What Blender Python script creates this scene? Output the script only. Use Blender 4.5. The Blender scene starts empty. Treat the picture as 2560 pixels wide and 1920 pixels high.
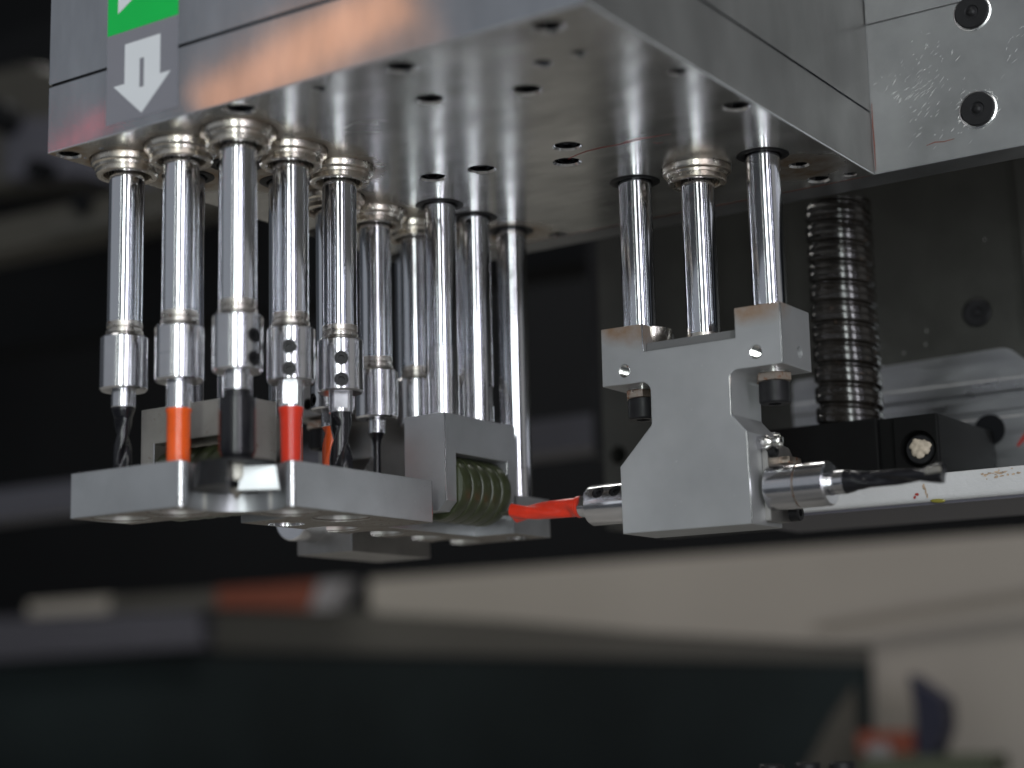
import bpy, bmesh, math, random
from mathutils import Vector, Matrix
from math import sin, cos, pi, radians, sqrt, atan2
random.seed(7)
S = 0.001                                   # everything below is written in millimetres
sc = bpy.context.scene
COL = sc.collection

# ------------------------------------------------------------------ camera
cam_d = bpy.data.cameras.new('camera'); cam = bpy.data.objects.new('camera', cam_d); COL.objects.link(cam)
right = Vector((0.82815603, 0.55999024, -0.02384385))
down = Vector((-0.11902033, 0.13412743, -0.98379062))
fwd = Vector((-0.54771503, 0.81757004, 0.17772866))
m = Matrix.Identity(4)
for i in range(3):
    m[i][0] = right[i]; m[i][1] = -down[i]; m[i][2] = -fwd[i]
CAM = Vector((469.295, -504.863, -230.216))
m.translation = CAM * S
cam.matrix_world = m
cam_d.sensor_width = 36; cam_d.lens = 4362.14 / 2560 * 36
cam_d.clip_start = 0.02; cam_d.clip_end = 60
cam_d.dof.use_dof = True; cam_d.dof.focus_distance = 0.768; cam_d.dof.aperture_fstop = 3.7
sc.camera = cam

# ------------------------------------------------------------------ world, lamps, exposure
w = bpy.data.worlds.new('World'); sc.world = w; w.use_nodes = True
bg = w.node_tree.nodes['Background']; bg.inputs[0].default_value = (0.80, 0.88, 1.0, 1); bg.inputs[1].default_value = 0.075
sc.view_settings.view_transform = 'Standard'; sc.view_settings.look = 'None'
sc.cycles.glossy_bounces = 8; sc.view_settings.exposure = 0.0; sc.view_settings.gamma = 1.0

def area(name, loc, target, sx, sy, energy, col, roll=0.0):
    l = bpy.data.lights.new(name, 'AREA'); l.shape = 'RECTANGLE'; l.size = sx; l.size_y = sy
    l.energy = energy; l.color = col
    o = bpy.data.objects.new(name, l); COL.objects.link(o)
    d = Vector(target) - Vector(loc)
    q = d.to_track_quat('-Z', 'Y'); o.rotation_mode = 'QUATERNION'
    o.rotation_quaternion = q @ Matrix.Rotation(roll, 3, 'Z').to_quaternion()
    o.location = loc
    return o
SUB = Vector((0.03, 0.06, -0.08))
def around(az, el, dist):                     # az: degrees to the right of the line subject -> camera
    c = Vector((0.5566, -0.8308, 0)); r = Vector((0.8308, 0.5566, 0))
    a = radians(az); e = radians(el)
    return SUB + (c * cos(a) + r * sin(a)) * cos(e) * dist + Vector((0, 0, sin(e))) * dist
# hall windows and tube lamps behind the photographer, followed by added fills
area('window_light', around(-5, 3, 3.0), SUB, 0.28, 2.8, 42, (0.93, 1.0, 0.99))
area('window_light', around(22, 3, 3.0), SUB, 0.16, 2.8, 34, (0.93, 0.92, 1.0))
area('tube_lamp', around(38, 4, 3.0), SUB, 0.03, 2.8, 3.0, (0.85, 0.85, 1.0))
area('tube_lamp', around(-26, 4, 3.0), SUB, 0.03, 2.8, 3.0, (0.95, 1.0, 0.95))
area('hall_fill', (-0.86, -1.60, 0.42), (0.03, 0.0, 0.02), 2.6, 1.5, 3.3, (0.88, 0.93, 1.0))  # added fill panel, gives the front faces brightness to reflect
area('hall_fill', around(8, 14, 3.6), SUB, 2.6, 1.7, 3.4, (0.92, 0.95, 1.0))  # added wide fill that lifts the middle of the rods
area('hall_fill', around(64, 12, 3.4), SUB, 1.8, 1.4, 2.0, (1.0, 0.97, 0.92))  # added fill for the faces turned to the right
area('overhead_fill', (-0.5, 0.35, 2.3), (-0.5, 1.0, -0.4), 1.8, 1.4, 20, (1.0, 0.97, 0.92))  # added overhead light to brighten table and bed
area('table_fill', (-0.65, 0.97, 0.85), (-0.65, 0.80, -0.3), 1.7, 0.12, 12, (1.0, 0.98, 0.94))  # added strip brightening the table that the housing underside reflects
area('overhead_fill', (1.3, -1.4, 1.6), (0.15, 0.3, -0.15), 0.5, 0.5, 4, (1.0, 0.98, 0.95))  # small overhead light, also added
# added warm strips, aimed so their reflection glows in the brushed housing front
def strip_lamp(name, p, q, target, width, energy, col):
    p, q = Vector(p), Vector(q); c = (p + q) / 2; x = (q - p).normalized(); z = c - Vector(target); z = (z - x * z.dot(x)).normalized(); y = z.cross(x)
    o = area(name, c, target, (q - p).length, width, energy, col)
    m_ = Matrix((x, y, z)).transposed().to_4x4(); m_.translation = c; o.rotation_mode = 'XYZ'; o.matrix_world = m_
strip_lamp('warm_glow_strip', (-0.923, -0.982, 0.462), (-0.619, -0.982, 0.527), (0.05, -0.03, 0.01), 0.05, 0.050, (1.0, 0.40, 0.14))
strip_lamp('warm_glow_strip', (-0.80, -0.982, 0.475), (-0.58, -0.982, 0.50), (0.05, -0.03, 0.01), 0.12, 0.020, (1.0, 0.50, 0.25))
strip_lamp('red_streak_strip', (-1.20, -0.982, 0.448), (-1.075, -0.982, 0.489), (-0.06, -0.03, 0.01), 0.004, 0.0045, (1.0, 0.03, 0.06))  # unseen red strip added for its reflected streak, in place of a laser line

# ------------------------------------------------------------------ materials
def mat(name):
    mm = bpy.data.materials.new(name); mm.use_nodes = True
    return mm, mm.node_tree.nodes, mm.node_tree.links, mm.node_tree.nodes['Principled BSDF']
def nz(n, l, scale, detail=4, vec=None, rough=0.55, stretch=None):
    t = n.new('ShaderNodeTexNoise'); t.inputs['Scale'].default_value = scale
    t.inputs['Detail'].default_value = detail; t.inputs['Roughness'].default_value = rough
    mp = n.new('ShaderNodeMapping'); g = n.new('ShaderNodeNewGeometry')
    l.new(g.outputs['Position'], mp.inputs[0])
    if stretch: mp.inputs['Scale'].default_value = stretch
    l.new(mp.outputs[0], t.inputs['Vector'])
    return t.outputs['Fac']
def ramp(n, l, src, stops):
    r = n.new('ShaderNodeValToRGB'); e = r.color_ramp.elements
    e[0].position = stops[0][0]; e[0].color = (*stops[0][1], 1)
    e[1].position = stops[-1][0]; e[1].color = (*stops[-1][1], 1)
    for p, c in stops[1:-1]:
        x = e.new(p); x.color = (*c, 1)
    l.new(src, r.inputs[0]); return r.outputs[0]
def val(v): return (v, v, v)
def mixc(n, l, fac, a, b):
    x = n.new('ShaderNodeMix'); x.data_type = 'RGBA'
    if hasattr(fac, 'links'): l.new(fac, x.inputs[0])
    else: x.inputs[0].default_value = fac
    for s_, i in ((a, 6), (b, 7)):
        if isinstance(s_, tuple): x.inputs[i].default_value = (*s_, 1)
        else: l.new(s_, x.inputs[i])
    return x.outputs[2]
def bump(n, l, p, src, strength, dist=0.0001):
    b = n.new('ShaderNodeBump'); b.inputs['Strength'].default_value = strength; b.inputs['Distance'].default_value = dist
    l.new(src, b.inputs['Height']); l.new(b.outputs[0], p.inputs['Normal'])
def near_spots(n, l, pts, rad):
    """1 near any of the points (mm), fading to 0 at rad (mm)"""
    g = n.new('ShaderNodeNewGeometry'); last = None
    for q in pts:
        d = n.new('ShaderNodeVectorMath'); d.operation = 'DISTANCE'
        l.new(g.outputs['Position'], d.inputs[0]); d.inputs[1].default_value = [c * S for c in q]
        o = d.outputs['Value']
        if last is None: last = o
        else:
            mn = n.new('ShaderNodeMath'); mn.operation = 'MINIMUM'; l.new(last, mn.inputs[0]); l.new(o, mn.inputs[1]); last = mn.outputs[0]
    mr = n.new('ShaderNodeMapRange'); mr.inputs[1].default_value = rad * S * 0.55; mr.inputs[2].default_value = rad * S
    mr.inputs[3].default_value = 1; mr.inputs[4].default_value = 0; l.new(last, mr.inputs[0])
    return mr.outputs[0]
def mul(n, l, a, b):
    x = n.new('ShaderNodeMath'); x.operation = 'MULTIPLY'; l.new(a, x.inputs[0])
    if hasattr(b, 'links'): l.new(b, x.inputs[1])
    else: x.inputs[1].default_value = b
    return x.outputs[0]

def metal(name, base, rough, var=0.12, nscale=60, stretch=None, rvar=0.08, bmp=0.0, bscale=2500, bstretch=None,
          stains=None, srad=30, scol=(0.20, 0.12, 0.06), rust=0.0, rustcol=(0.16, 0.07, 0.03), speck=0.0, metallic=1.0, aniso=0.0, spec=0.5, rscale=340, rsoft=0.10):
    mm, n, l, p = mat(name)
    if metallic == 0: p.inputs['Specular IOR Level'].default_value = spec
    a = nz(n, l, nscale, 5, stretch=stretch)
    c = ramp(n, l, a, [(0.3, tuple(x * (1 - var) for x in base)), (0.7, tuple(min(1, x * (1 + var)) for x in base))])
    r = ramp(n, l, nz(n, l, nscale * 1.7, 6, stretch=stretch), [(0.3, val(max(0.02, rough - rvar))), (0.7, val(rough + rvar))])
    if stains:
        f = mul(n, l, near_spots(n, l, stains, srad), ramp(n, l, nz(n, l, 90, 6), [(0.25, val(0.15)), (0.62, val(1))]))
        c = mixc(n, l, f, c, scol); r = mixc(n, l, f, r, val(rough + 0.22))
    if rust:
        f = ramp(n, l, nz(n, l, rscale, 8 if rscale > 200 else 3, rough=0.7), [(0.74 - rust, val(0)), (0.74 + rsoft - rust, val(0.85))])
        c = mixc(n, l, f, c, rustcol); r = mixc(n, l, f, r, val(0.6))
    if speck:
        f = ramp(n, l, nz(n, l, 1400, 3), [(0.70 - speck, val(0)), (0.76 - speck, val(0.8))])
        c = mixc(n, l, f, c, (0.02, 0.018, 0.015))
    l.new(c, p.inputs['Base Color']); l.new(r, p.inputs['Roughness'])
    p.inputs['Metallic'].default_value = metallic
    if aniso: p.inputs['Anisotropic'].default_value = aniso
    if bmp: bump(n, l, p, nz(n, l, bscale, 3, stretch=bstretch), bmp, 0.00004)
    return mm
def paint(name, base, rough, spec=0.5, *, var=0.1, nscale=40, bmp=0.0, bscale=900, coat=0.0, dirt=None, dirtcol=(0.2, 0.13, 0.07), bdist=0.0001):
    mm, n, l, p = mat(name)
    c = ramp(n, l, nz(n, l, nscale, 5), [(0.3, tuple(x * (1 - var) for x in base)), (0.7, tuple(min(1, x * (1 + var)) for x in base))])
    if dirt:
        c = mixc(n, l, ramp(n, l, nz(n, l, 55, 8, rough=0.7), [(0.60 - dirt, val(0)), (0.72 - dirt, val(0.8))]), c, dirtcol)
    l.new(c, p.inputs['Base Color']); p.inputs['Roughness'].default_value = rough
    p.inputs['Specular IOR Level'].default_value = 0.15 if rough > 0.8 else spec
    if coat: p.inputs['Coat Weight'].default_value = coat; p.inputs['Coat Roughness'].default_value = 0.08
    if bmp: bump(n, l, p, nz(n, l, bscale, 4), bmp, bdist)
    return mm

GRID = {'sp1': (-64, 0), 'sp2': (-32, 0), 'sp3': (0, 0), 'sp4': (0, 32), 'sp5': (0, 64), 'sp8': (-32, 97), 'sp6': (-32, 129), 'sp7': (-32, 161), 'sp9': (-32, 193.5)}
M = {}
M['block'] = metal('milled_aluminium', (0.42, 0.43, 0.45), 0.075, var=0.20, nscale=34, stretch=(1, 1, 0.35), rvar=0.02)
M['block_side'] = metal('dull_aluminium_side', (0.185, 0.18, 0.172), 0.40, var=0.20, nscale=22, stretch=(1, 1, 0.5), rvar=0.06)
M['plate_side'] = metal('scuffed_aluminium', (0.27, 0.275, 0.28), 0.42, var=0.24, nscale=22, rvar=0.08, metallic=0.85)
M['under'] = metal('oiled_milled_underside', (0.50, 0.495, 0.475), 0.22, metallic=0.82, var=0.22, nscale=24, stretch=(1.0, 2.2, 1), rvar=0.04,
                   stains=[(x, y, 0) for x, y in list(GRID.values())] + [(-62, 35, 0), (-31, 35, 0), (-31, 64, 0), (-78, -18, 0), (0, 200, 0), (160, 190, 0)], srad=24, scol=(0.27, 0.19, 0.115), speck=0.0)
M['chrome'] = metal('polished_shaft_steel', (0.62, 0.63, 0.66), 0.11, var=0.03, nscale=5, rvar=0.0)
M['chrome_worn'] = metal('worn_shaft_end', (0.50, 0.47, 0.43), 0.30, var=0.2, nscale=150, rvar=0.1, rust=0.16)
M['holder'] = metal('turned_holder_steel', (0.60, 0.60, 0.62), 0.20, var=0.06, nscale=60, rvar=0.04, bmp=0.1, bscale=900, bstretch=(1, 1, 8))
M['collar'] = metal('stained_collar_steel', (0.68, 0.635, 0.565), 0.25, var=0.05, nscale=60, rvar=0.02, rscale=85, rsoft=0.3, rust=0.26, rustcol=(0.30, 0.19, 0.11))
M['ground'] = metal('ground_steel', (0.42, 0.43, 0.44), 0.40, metallic=0.8, var=0.10, nscale=38, rvar=0.05, bmp=0.08)
M['edge'] = metal('edge_highlight', (0.72, 0.72, 0.73), 0.20, var=0.05, rvar=0.03)  # paler metal that puts highlights into the colour of the edges
M['bore'] = metal('bored_hole_wall', (0.62, 0.61, 0.58), 0.32, var=0.12, nscale=80, metallic=0.75)
M['ground_warm'] = metal('ground_steel_stained', (0.40, 0.38, 0.345), 0.46, metallic=0.85, var=0.14, nscale=45, rvar=0.06, rust=0.13, bmp=0.1)
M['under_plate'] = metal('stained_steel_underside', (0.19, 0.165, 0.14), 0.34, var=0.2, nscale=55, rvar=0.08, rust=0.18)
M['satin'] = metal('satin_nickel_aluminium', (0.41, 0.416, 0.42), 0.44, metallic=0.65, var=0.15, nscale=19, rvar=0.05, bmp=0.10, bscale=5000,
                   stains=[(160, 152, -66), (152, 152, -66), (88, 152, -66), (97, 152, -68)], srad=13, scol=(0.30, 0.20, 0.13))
M['satin_dark'] = metal('satin_flange_and_shade', (0.30, 0.29, 0.28), 0.45, var=0.14, nscale=60, rust=0.08)  # flange metal; on the rear bracket it also paints in shade
M['gasket'] = paint('grey_gasket', (0.11, 0.11, 0.11), 0.7, bmp=0.3)
M['black_steel'] = metal('black_oxide_steel', (0.012, 0.012, 0.013), 0.42, metallic=0.0, spec=0.22, var=0.2, nscale=120, bmp=0.15)
M['black_gloss'] = paint('black_lacquer', (0.007, 0.007, 0.009), 0.24, spec=0.4, coat=0.15, bmp=0.06, bscale=1500)
M['black_cast'] = paint('black_textured_paint', (0.0045, 0.0045, 0.0045), 0.55, spec=0.10, bmp=0.8, bscale=1600, bdist=0.00012)
M['red'] = paint('red_coating', (0.60, 0.030, 0.010), 0.36, coat=0.12, var=0.12, nscale=150, bmp=0.15, bscale=700)
M['orange'] = paint('orange_coating', (0.80, 0.105, 0.012), 0.30, coat=0.35, var=0.08, nscale=150, bmp=0.15, bscale=700)
M['carbide'] = metal('carbide_tip', (0.45, 0.43, 0.38), 0.30, var=0.1)
M['brass_dull'] = metal('zinc_plated_nut', (0.42, 0.36, 0.30), 0.32, rust=0.22, rustcol=(0.30, 0.11, 0.05))
M['zinc'] = metal('bright_zinc', (0.70, 0.69, 0.66), 0.14, var=0.06)
M['screw'] = metal('ball_screw_steel', (0.010, 0.0085, 0.007), 0.17, metallic=0.0, spec=0.65, var=0.4, nscale=60, rvar=0.05, rust=0.14, rustcol=(0.045, 0.026, 0.014))
M['column'] = metal('dark_column_steel', (0.045, 0.045, 0.040), 0.42, var=0.18, nscale=25, rvar=0.08, metallic=0.5, bmp=0.2, speck=0.0)
M['extrusion'] = metal('scratched_aluminium_extrusion', (0.33, 0.335, 0.345), 0.36, var=0.16, nscale=35, stretch=(0.4, 1, 2), rvar=0.12, bmp=0.2)
M['white_rail'] = paint('white_crackle_paint', (0.49, 0.49, 0.49), 0.38, var=0.05, bmp=0.8, bscale=520, bdist=0.0003, dirt=0.0, dirtcol=(0.28, 0.19, 0.12))
M['urethane'] = paint('olive_urethane', (0.030, 0.036, 0.016), 0.34, var=0.15, coat=0.1, nscale=30)
M['urethane'].node_tree.nodes['Principled BSDF'].inputs['Subsurface Weight'].default_value = 0.12
M['urethane'].node_tree.nodes['Principled BSDF'].inputs['Subsurface Radius'].default_value = (0.002, 0.003, 0.001)
M['marker'] = paint('red_marker_ink', (0.28, 0.02, 0.015), 0.5)
M['chalk'] = paint('white_scuff', (0.55, 0.55, 0.53), 0.7)
M['scratch'] = metal('fresh_scratch', (0.80, 0.80, 0.80), 0.25)
M['grey_film'] = paint('grey_sticker_film', (0.19, 0.19, 0.215), 0.40, var=0.03)
M['green_film'] = paint('green_sticker_film', (0.006, 0.46, 0.075), 0.45, spec=0.25, var=0.03)
M['white_film'] = paint('white_sticker_film', (0.66, 0.68, 0.70), 0.40, var=0.02)
M['putty'] = paint('dried_putty', (0.42, 0.36, 0.28), 0.75, var=0.25, nscale=500, bmp=1.0, bscale=600, bdist=0.0006)
M['yellow_oil'] = paint('yellow_grease', (0.20, 0.18, 0.03), 0.15)
M['rustline'] = paint('red_lead_smear', (0.16, 0.030, 0.012), 0.6, var=0.4, nscale=300)
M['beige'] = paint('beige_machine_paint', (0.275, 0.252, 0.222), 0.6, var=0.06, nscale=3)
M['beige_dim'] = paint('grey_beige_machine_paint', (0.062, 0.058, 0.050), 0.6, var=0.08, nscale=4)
M['beige_mid'] = paint('mid_beige_paint', (0.195, 0.175, 0.150), 0.6, var=0.1, nscale=8)  # beige a step darker than the beam
M['beige_dark'] = paint('dimmed_beige_paint', (0.045, 0.041, 0.033), 0.6, var=0.15, nscale=6)  # the gantry's dim light is put into this colour
M['lilac'] = paint('grey_violet_paint', (0.068, 0.066, 0.080), 0.5, var=0.08, nscale=4)
M['panel'] = paint('dark_teal_panel', (0.0105, 0.0155, 0.0165), 0.85, var=0.55, nscale=1.5)
M['backdark'] = paint('black_backdrop', (0.0045, 0.0050, 0.0060), 0.9, var=0.2, nscale=2)  # near-black, with the deep shade behind the machine put into the colour
M['table'] = metal('machine_table_steel', (0.42, 0.41, 0.385), 0.5, var=0.2, nscale=6, metallic=0.3)
M['brick_red'] = paint('brick_red_paint', (0.14, 0.036, 0.018), 0.6)
M['blue'] = paint('dark_blue_plastic', (0.007, 0.008, 0.024), 0.4)
M['white_dim'] = paint('off_white_plastic', (0.20, 0.19, 0.195), 0.5)
M['green_dim'] = paint('dull_green_plastic', (0.05, 0.06, 0.035), 0.6)
M['dark_red'] = paint('dark_red_plastic', (0.17, 0.035, 0.015), 0.5)

# ------------------------------------------------------------------ mesh helpers
LOC = {}
def tag(o, label=None, cat=None, group=None, kind=None):
    if label: o['label'] = label
    if cat: o['category'] = cat
    if group: o['group'] = group
    if kind: o['kind'] = kind
    return o
def thing(name, label, cat, loc=(0, 0, 0), group=None):
    o = bpy.data.objects.new(name, None); COL.objects.link(o); o.empty_display_size = 0.01
    o.location = Vector(loc) * S; LOC[o.name] = Vector(loc)
    return tag(o, label, cat, group)
FLAT = 60.0                                 # mm2
def finish(bm, angle=32):
    global FLAT
    bm.normal_update()
    for f in bm.faces: f.smooth = True
    ca = radians(angle)
    ar = {f: f.calc_area() for f in bm.faces}
    for e in bm.edges:
        if len(e.link_faces) != 2 or e.calc_face_angle(0) > ca: e.smooth = False; continue
        a, b = e.link_faces                       # big flat faces stay flat next to their narrow bevels
        if e.calc_face_angle(0) > 0.05 and max(ar[a], ar[b]) > 6 * min(ar[a], ar[b]) and (len(a.verts) > 4 or len(b.verts) > 4 or max(ar[a], ar[b]) > FLAT): e.smooth = False
def obj(name, bm, material, parent=None, smooth=32):
    if smooth: finish(bm, smooth)
    off = LOC.get(parent.name, Vector()) if parent else Vector()
    me = bpy.data.meshes.new(name)
    for v in bm.verts: v.co = (v.co - off) * S
    bm.to_mesh(me); bm.free()
    ms = material if isinstance(material, (list, tuple)) else [material]
    for q in ms: me.materials.append(q)
    o = bpy.data.objects.new(name, me); COL.objects.link(o)
    if parent: o.parent = parent; LOC[o.name] = off.copy()
    else: LOC[o.name] = Vector()
    return o
def frame(axis):
    z = Vector(axis).normalized()
    x = Vector((0, 0, 1)).cross(z) if abs(z.z) < 0.9 else Vector((1, 0, 0))
    x.normalize(); y = z.cross(x); return x, y, z
def lathe(bm, prof, origin=(0, 0, 0), axis=(0, 0, 1), seg=48, close=True, mi=0, a0=0, a1=2 * pi):
    """prof: list of (r, t) along axis; capped at both ends when close"""
    x, y, z = frame(axis); o = Vector(origin); rings = []
    full = abs(a1 - a0 - 2 * pi) < 1e-6; ns = seg if full else seg + 1
    for r, t in prof:
        if r < 1e-6: rings.append([bm.verts.new(o + z * t)])
        else: rings.append([bm.verts.new(o + z * t + (x * cos(a0 + (a1 - a0) * i / seg) + y * sin(a0 + (a1 - a0) * i / seg)) * r) for i in range(ns)])
    fs = []
    for A, B in zip(rings, rings[1:]):
        for i in range(seg):
            j = (i + 1) % ns if full else i + 1
            a = [A[i % len(A)], A[j % len(A)], B[j % len(B)], B[i % len(B)]]
            if len(A) == 1: a = [A[0], B[j], B[i]]
            elif len(B) == 1: a = [A[i], A[j], B[0]]
            try: fs.append(bm.faces.new(a))
            except ValueError: pass
    if close:
        for R_ in (rings[0], rings[-1]):
            if len(R_) > 2: fs.append(bm.faces.new(R_))
    for f in fs: f.material_index = mi
    bmesh.ops.recalc_face_normals(bm, faces=bm.faces[:])
    return bm
def cyl(bm, r, p0, p1, seg=40, ch=0.0):
    a, b = Vector(p0), Vector(p1); L = (b - a).length
    prof = [(r, 0), (r, L)] if ch <= 0 else [(r - ch, 0), (r, ch), (r, L - ch), (r - ch, L)]
    return lathe(bm, prof, a, b - a, seg)
AX = {'z': lambda a, b, t: Vector((a, b, t)), 'y': lambda a, b, t: Vector((a, t, b)), 'x': lambda a, b, t: Vector((t, a, b))}
def prism(bm, poly, axis, t0, t1, bev=0.0, segs=2):
    f = AX[axis]; n = len(poly)
    A = [bm.verts.new(f(a, b, t0)) for a, b in poly]; B = [bm.verts.new(f(a, b, t1)) for a, b in poly]
    fs = [bm.faces.new(A), bm.faces.new(B[::-1])]
    for i in range(n): fs.append(bm.faces.new([A[i], B[i], B[(i + 1) % n], A[(i + 1) % n]]))
    bmesh.ops.recalc_face_normals(bm, faces=bm.faces[:])
    if bev > 0:
        es = {e for f_ in fs for e in f_.edges if len(e.link_faces) == 2 and e.calc_face_angle(0) > radians(28)}
        bmesh.ops.bevel(bm, geom=list(es), offset=bev, segments=segs, affect='EDGES', profile=0.6)
    return bm
def box(bm, x0, x1, y0, y1, z0, z1, bev=0.0):
    return prism(bm, [(x0, y0), (x1, y0), (x1, y1), (x0, y1)], 'z', z0, z1, bev)
def round_poly(pts, rads, seg=6):
    out = []; n = len(pts)
    for i, p in enumerate(pts):
        r = rads[i] if isinstance(rads, (list, tuple)) else rads
        if r <= 0: out.append(p); continue
        p = Vector(p); a = (Vector(pts[i - 1]) - p); b = (Vector(pts[(i + 1) % n]) - p)
        ang = a.angle(b); d = min(r / math.tan(ang / 2), a.length * .49, b.length * .49); r2 = d * math.tan(ang / 2)
        a.normalize(); b.normalize(); c = p + (a + b).normalized() * (r2 / sin(ang / 2))
        s0 = p + a * d - c; s1 = p + b * d - c
        t0 = atan2(s0.y, s0.x); t1 = atan2(s1.y, s1.x); dt = (t1 - t0 + pi) % (2 * pi) - pi
        for k in range(seg + 1):
            t = t0 + dt * k / seg; out.append((c.x + r2 * cos(t), c.y + r2 * sin(t)))
    return out
def cut(o, cutter_bm):
    """boolean difference, applied"""
    global FLAT
    me = bpy.data.meshes.new('cutter'); off = LOC[o.name]
    for v in cutter_bm.verts: v.co = (v.co - off) * S
    cutter_bm.to_mesh(me); cutter_bm.free()
    c = bpy.data.objects.new('cutter', me); COL.objects.link(c)
    if o.parent: c.parent = o.parent
    md = o.modifiers.new('cut', 'BOOLEAN'); md.operation = 'DIFFERENCE'; md.object = c; md.solver = 'EXACT'; md.use_self = True
    bpy.context.view_layer.update()
    dg = bpy.context.evaluated_depsgraph_get()
    new = bpy.data.meshes.new_from_object(o.evaluated_get(dg))
    o.modifiers.clear(); o.data = new
    bpy.data.objects.remove(c, do_unlink=True)
    bm = bmesh.new(); bm.from_mesh(new)
    bmesh.ops.remove_doubles(bm, verts=bm.verts, dist=1e-7)
    FLAT = 60e-6; finish(bm, 32); FLAT = 60.0; bm.to_mesh(new); bm.free()
def highlight_faces(o, test, material):
    o.data.materials.append(material); k = len(o.data.materials) - 1
    for p in o.data.polygons:
        if test(p): p.material_index = k
def cap_screw_parts(parent, c, n, r, h, material, name='cap_screw', hexr=None, grease=None):
    """socket-head screw: c = centre of the outer face, n = outward normal; hexagonal recess modelled"""
    c = Vector(c); x, y, z = frame(n); hexr = hexr or r * 0.48; seg = 36; bm = bmesh.new(); d = h * 0.55
    hexv = lambda t, rr: [bm.verts.new(c + z * t + (x * cos(pi / 3 * k) + y * sin(pi / 3 * k)) * rr) for k in range(6)]
    outer = lambda t, rr: [bm.verts.new(c + z * t + (x * cos(2 * pi * k / seg) + y * sin(2 * pi * k / seg)) * rr) for k in range(seg)]
    R0 = outer(-h, r); R1 = outer(-r * 0.10, r); R2 = outer(0, r * 0.90); H0 = hexv(0, hexr); H1 = hexv(-d, hexr)
    bm.faces.new(R0)
    for A, B in ((R0, R1), (R1, R2)):
        for i in range(seg): bm.faces.new([A[i], A[(i + 1) % seg], B[(i + 1) % seg], B[i]])
    k = seg // 6
    for s in range(6):
        arc = [R2[(s * k + i) % seg] for i in range(k + 1)]
        bm.faces.new(arc + [H0[(s + 1) % 6], H0[s]])
        bm.faces.new([H0[s], H0[(s + 1) % 6], H1[(s + 1) % 6], H1[s]])
    bm.faces.new(H1)
    bmesh.ops.recalc_face_normals(bm, faces=bm.faces[:])
    return obj(name, bm, material, parent)
def polyline_ribbon(pts3, width, normal):
    bm = bmesh.new(); n = Vector(normal).normalized(); L = []; P = [Vector(p) for p in pts3]
    for i, p in enumerate(P):
        d = (P[min(i + 1, len(P) - 1)] - P[max(i - 1, 0)]).normalized(); s = d.cross(n).normalized()
        ww = width * (0.5 if i in (0, len(P) - 1) else 1) * (0.8 + 0.4 * random.random())
        L.append((p + s * ww / 2, p - s * ww / 2))
    for k in (0.05, 0.12):
        pass
    V = [[bm.verts.new(a + n * 0.04), bm.verts.new(b + n * 0.04)] for a, b in L]
    for A, B in zip(V, V[1:]): bm.faces.new([A[0], A[1], B[1], B[0]])
    return bm

# =================================================================== boring head housing
X0, X1, Y0, Y1 = -83.0, 183.0, -27.5, 222.7
head = thing('boring_head_housing', 'large milled aluminium drilling head housing with arrow sticker and bolt holes underneath', 'machine housing', (50, 100, 0))
bm = bmesh.new(); box(bm, X0, X1, Y0, Y1, 0, 29.3, 0.5)
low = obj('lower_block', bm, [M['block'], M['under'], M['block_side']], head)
holes = [(96.6, -17.0, 11.3), (84.4, 17.2, 11.3), (119.9, 31.8, 11.5), (161.2, -17.3, 11.7), (140.5, 11.1, 7.0), (156.4, 10.7, 5.6), (177.4, -18.3, 3.1), (58.4, -18.0, 5.0),
         (23.7, 100.8, 11.5), (48.0, 104.3, 11.6), (95.2, 100.2, 11.6), (83.3, 118.8, 11.6), (15.1, 219.0, 9.0), (18.9, -19.2, 11.6), (-77.0, -20.8, 9.6), (-59.7, -18.9, 2.3),
         (-74.6, -14.1, 1.9), (175.6, 99.2, 10.8), (162.0, 187.0, 8.1), (159.8, 213.0, 9.9), (174.4, 214.5, 5.7), (176.0, 49.9, 7.0)]
spin_pos = dict(GRID)
guide_pos = {'a': (-60, 32.5), 'b': (-31.5, 32.5), 'c': (-32, 65), 'G1': (0, 138), 'G2': (0, 166), 'G3': (0, 198), 'R1': (91.5, 163.5), 'R3': (155.6, 163.5),
             't1': (-70.5, 143), 't3': (-70.5, 207)}
cb = bmesh.new()
for x, y, d in holes:
    r = d / 2
    if d > 7.5: lathe(cb, [(r + 1.1, -0.5), (r + 0.6, 0), (r - 0.3, 0.9), (r - 0.3, 8.5), (0, 8.5)], (x, y, 0), (0, 0, 1), 32)
    elif d > 4: lathe(cb, [(r + 0.6, -0.5), (r + 0.4, 0), (r, 0.5), (r * .8, 9), (0, 9)], (x, y, 0), (0, 0, 1), 24)
    else: lathe(cb, [(r, -0.5), (r, 0), (r * .6, 0.8), (0, 1.2)], (x, y, 0), (0, 0, 1), 20)
for k, (x, y) in guide_pos.items(): lathe(cb, [(11.6, -0.5), (11.6, 1.5), (0, 1.5)], (x, y, 0), (0, 0, 1), 48)
for k, (x, y) in list(spin_pos.items()) + [('R2', (123.5, 163))]: lathe(cb, [(15.9, -0.5), (15.9, 2), (0, 2)], (x, y, 0), (0, 0, 1), 56)
cut(low, cb)
for p in low.data.polygons:
    if p.normal.z < -0.9: p.material_index = 1
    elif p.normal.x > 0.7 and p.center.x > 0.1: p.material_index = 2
highlight_faces(low, lambda p: -0.9 < p.normal.z < -0.25, M['edge'])  # highlights on hole rims and lower edges put in as paler metal
for x, y, d in holes:
    if d > 8.5: cap_screw_parts(head, (x, y, 3.6 + random.random()), (0, 0, -1), d / 2 - 1.0, 5, M['black_steel'], 'recessed_screw')
bm = bmesh.new(); box(bm, X0 + 1.1, X1 - 1.1, Y0 + 1.1, Y1 - 1, 29.1, 30.6); obj('seam_gasket', bm, M['black_steel'], head)
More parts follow.
